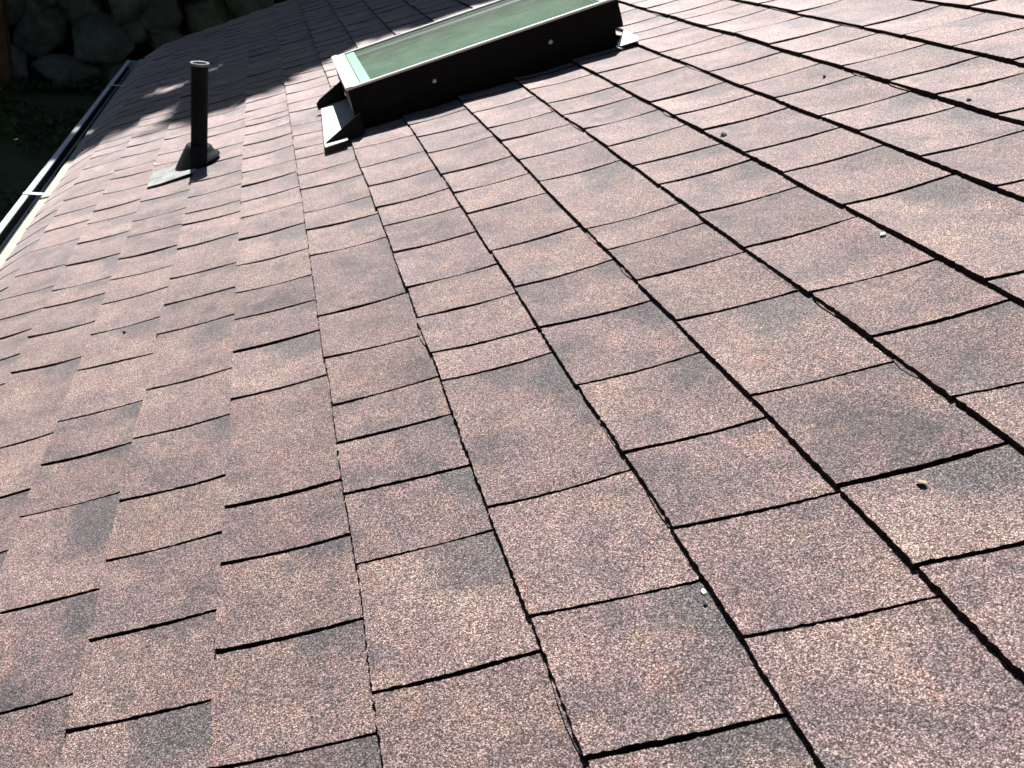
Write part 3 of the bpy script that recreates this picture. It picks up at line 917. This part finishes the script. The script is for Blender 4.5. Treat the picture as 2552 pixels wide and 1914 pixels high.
def tree(label, bx, by, bz, lobes, nleaf, mat, trunk_r, leaf=0.15):
    t = thing("broadleaf_tree", label, "tree", (bx, by, bz))
    h0 = min(l[2] for l in lobes)
    bm = bmesh.new()
    pts = [(0, 0, 0, trunk_r * 1.35), (0.03, 0.02, 0.4, trunk_r), (0.08, -0.03, (h0 - bz) * 0.6, trunk_r * 0.85), (0.02, 0.04, h0 - bz, trunk_r * 0.7), (0.06, 0.1, h0 - bz + 2.0, trunk_r * 0.4)]
    rings = []
    for x, y, z, rr in pts:
        rings.append([bm.verts.new((x + rr * math.cos(2 * math.pi * i / 14), y + rr * math.sin(2 * math.pi * i / 14), z)) for i in range(14)])
    for a, b in zip(rings, rings[1:]):
        for i in range(14):
            j = (i + 1) % 14
            bm.faces.new((a[i], a[j], b[j], b[i]))
    for lx, ly, lz, rx_, ry_, rz_ in lobes:     # limbs to each lobe
        a = Vector((0.04, 0.02, (h0 - bz) * RNG.uniform(.7, 1.0))); b = Vector((lx - bx, ly - by, lz - bz))
        d = b - a
        q = d.to_track_quat('Z', 'Y')
        prev = None
        for s_, rr in ((0, trunk_r * .42), (.5, trunk_r * .28), (1, trunk_r * .1)):
            c = a + d * s_ + Vector((0, 0, 0.25 * math.sin(s_ * math.pi)))
            cur = [bm.verts.new(c + q @ Vector((rr * math.cos(2 * math.pi * i / 8), rr * math.sin(2 * math.pi * i / 8), 0))) for i in range(8)]
            if prev:
                for i in range(8):
                    j = (i + 1) % 8
                    bm.faces.new((prev[i], prev[j], cur[j], cur[i]))
            prev = cur
    from_bm("trunk", bm, M_BARK, t, smooth=True)
    vol = [l[3] * l[4] * l[5] for l in lobes]; tot = sum(v ** 0.8 for v in vol)
    C = []
    for l, v in zip(lobes, vol):
        n = int(nleaf * v ** 0.8 / tot)
        d = NR.normal(size=(n, 3)); d /= np.linalg.norm(d, axis=1)[:, None]
        rad = NR.random(n) ** 0.42
        rad *= 1 + 0.08 * NR.normal(size=n)
        C.append(np.array(l[:3]) + d * rad[:, None] * np.array(l[3:]))
    C = np.concatenate(C)
    C = C[keep(C)]
    n = len(C)
    a = NR.normal(size=(n, 3)); a /= np.linalg.norm(a, axis=1)[:, None]
    b = np.cross(a, NR.normal(size=(n, 3))); b /= np.linalg.norm(b, axis=1)[:, None]
    ln = leaf * NR.uniform(0.6, 1.3, n)[:, None]
    C -= np.array((bx, by, bz))
    V = np.stack([C - a * ln, C - b * ln * .5, C + a * ln, C + b * ln * .5], 1).reshape(-1, 3)
    me = bpy.data.meshes.new("crown")
    me.vertices.add(4 * n); me.vertices.foreach_set("co", V.astype(np.float32).ravel())
    me.loops.add(4 * n); me.loops.foreach_set("vertex_index", np.arange(4 * n, dtype=np.int32))
    me.polygons.add(n); me.polygons.foreach_set("loop_start", np.arange(0, 4 * n, 4, dtype=np.int32))
    me.update(calc_edges=True)
    me.materials.append(mat)
    o = bpy.data.objects.new("crown", me); COL.objects.link(o); o.parent = t
    return t

tree("tall broadleaf tree right behind the roof end, hidden above the picture", 1.3, 8.6, -2.2,
     [(0.3, 8.5, 7.0, 2.0, 1.7, 2.5), (2.0, 8.8, 6.4, 2.2, 2.0, 3.0), (3.8, 9.0, 6.6, 2.0, 1.8, 2.6), (0.9, 8.5, 4.2, 2.6, 1.9, 2.2), (-1.5, 8.6, 6.6, 1.7, 1.5, 2.7), (-1.2, 8.6, 3.9, 1.8, 1.5, 1.8), (0.4, 8.5, 2.4, 2.2, 1.5, 1.3), (0.6, 6.7, 6.0, 2.6, 2.2, 1.8), (-1.2, 6.9, 4.6, 1.8, 1.8, 1.3)], 110000, M_LEAF[0], 0.24, 0.135)  # last two lobes are added over the roof to block sky light
tree("spreading dark broadleaf tree left of the roof, above the wooden post", -4.6, 12.0, -2.2,
     [(-2.2, 11.4, 6.0, 1.9, 1.6, 3.2), (-3.9, 11.8, 5.4, 2.0, 1.8, 2.9), (-5.8, 12.2, 5.0, 2.0, 1.8, 2.6), (-2.6, 11.4, 2.8, 2.0, 1.6, 1.7), (-4.6, 11.8, 2.4, 2.2, 1.6, 1.5)], 26000, M_LEAF[1], 0.22, 0.19)
tree("olive broadleaf tree on the bank behind the boulder wall", -1.6, 16.4, -0.3,
     [(-1.6, 16.0, 4.8, 2.6, 2.0, 3.2), (-3.9, 16.4, 4.0, 2.2, 1.8, 2.8), (0.8, 16.2, 4.4, 2.2, 1.8, 3.0), (-1.4, 15.4, 1.9, 3.6, 1.5, 1.5)], 22000, M_LEAF[2], 0.2, 0.19)
tree("large dark tree on the bank farther right of the house", 4.6, 15.8, -0.3,
     [(4.6, 15.8, 5.6, 2.8, 2.2, 3.6), (2.6, 15.9, 4.2, 2.2, 1.8, 2.8), (6.9, 15.8, 4.4, 2.2, 1.8, 3.0), (4.4, 15.6, 2.4, 3.4, 1.6, 1.7)], 16000, M_LEAF[1], 0.24, 0.18)
tree("pale green tree at the far left end of the rockery", -8.4, 15.9, -0.3,
     [(-8.4, 15.9, 4.6, 2.6, 2.2, 3.2), (-6.4, 15.8, 3.4, 2.0, 1.8, 2.4), (-10.4, 16.0, 3.6, 2.0, 1.8, 2.4)], 9000, M_LEAF[0], 0.2, 0.2)

# unseen trees added round the house to close off most low sky
W = []
for cx, cy, cz, rx_, ry_, rz_ in [(10.5, -5, 6, 3, 3.5, 6), (11, 1, 6.5, 3, 3.5, 6.5), (10.5, 7, 6.5, 3, 3.5, 6.5), (9.5, 12.5, 7, 3.5, 3, 7), (-9.0, -4, 6, 2.6, 3.4, 6.5), (-9.0, 1.5, 6.5, 2.6, 3.4, 6.5), (-9.2, 7, 6.5, 2.6, 3.4, 6.5),
                                  (-5.5, -9, 6.5, 3.4, 2.6, 6.5), (0.5, -9.5, 7, 3.4, 2.6, 7), (6.5, -9, 6.5, 3.4, 2.6, 6.5)]:
    n = 7000
    d = NR.normal(size=(n, 3)); d /= np.linalg.norm(d, axis=1)[:, None]
    W.append(np.array((cx, cy, cz - 2.2)) + d * (NR.random(n) ** 0.4)[:, None] * np.array((rx_, ry_, rz_)))
C = np.concatenate(W); n = len(C)
a = NR.normal(size=(n, 3)); a /= np.linalg.norm(a, axis=1)[:, None]
q = np.cross(a, NR.normal(size=(n, 3))); q /= np.linalg.norm(q, axis=1)[:, None]
ln = NR.uniform(0.25, 0.5, n)[:, None]
V = np.stack([C - a * ln, C - q * ln * .5, C + a * ln, C + q * ln * .5], 1).reshape(-1, 3)
sky_blocking_woods = obj("sky_blocking_woods", V.tolist(), [(4 * i, 4 * i + 1, 4 * i + 2, 4 * i + 3) for i in range(n)], M_LEAF[1])
sky_blocking_woods["kind"] = "stuff"
tag(sky_blocking_woods, "unseen dark green trees added round the house to block the low sky", "sky_blocking_woods")

# low ground cover on the dark earth below the eave
n = 9000
C = np.stack([NR.uniform(-7.5, -0.9, n), NR.uniform(5.5, 13.2, n), np.full(n, -2.14)], 1)
dens = np.array([noise.noise(Vector((x * 0.7, y * 0.7, 5.0))) for x, y, _ in C])
C = C[dens > -0.02]; n = len(C)
C[:, 2] += NR.uniform(0.0, 0.12, n)
a = NR.normal(size=(n, 3)); a[:, 2] = np.abs(a[:, 2]) * 0.6; a /= np.linalg.norm(a, axis=1)[:, None]
q = np.cross(a, NR.normal(size=(n, 3))); q /= np.linalg.norm(q, axis=1)[:, None]
ln = NR.uniform(0.04, 0.10, n)[:, None]
V = np.stack([C - a * ln, C - q * ln * .4, C + a * ln, C + q * ln * .4], 1).reshape(-1, 3)
gc = obj("ground_cover", V.tolist(), [(4 * i, 4 * i + 1, 4 * i + 2, 4 * i + 3) for i in range(n)], M_COVER)
gc["kind"] = "stuff"
tag(gc, "low dark green ground cover growing on the earth below the gutter", "ground cover")
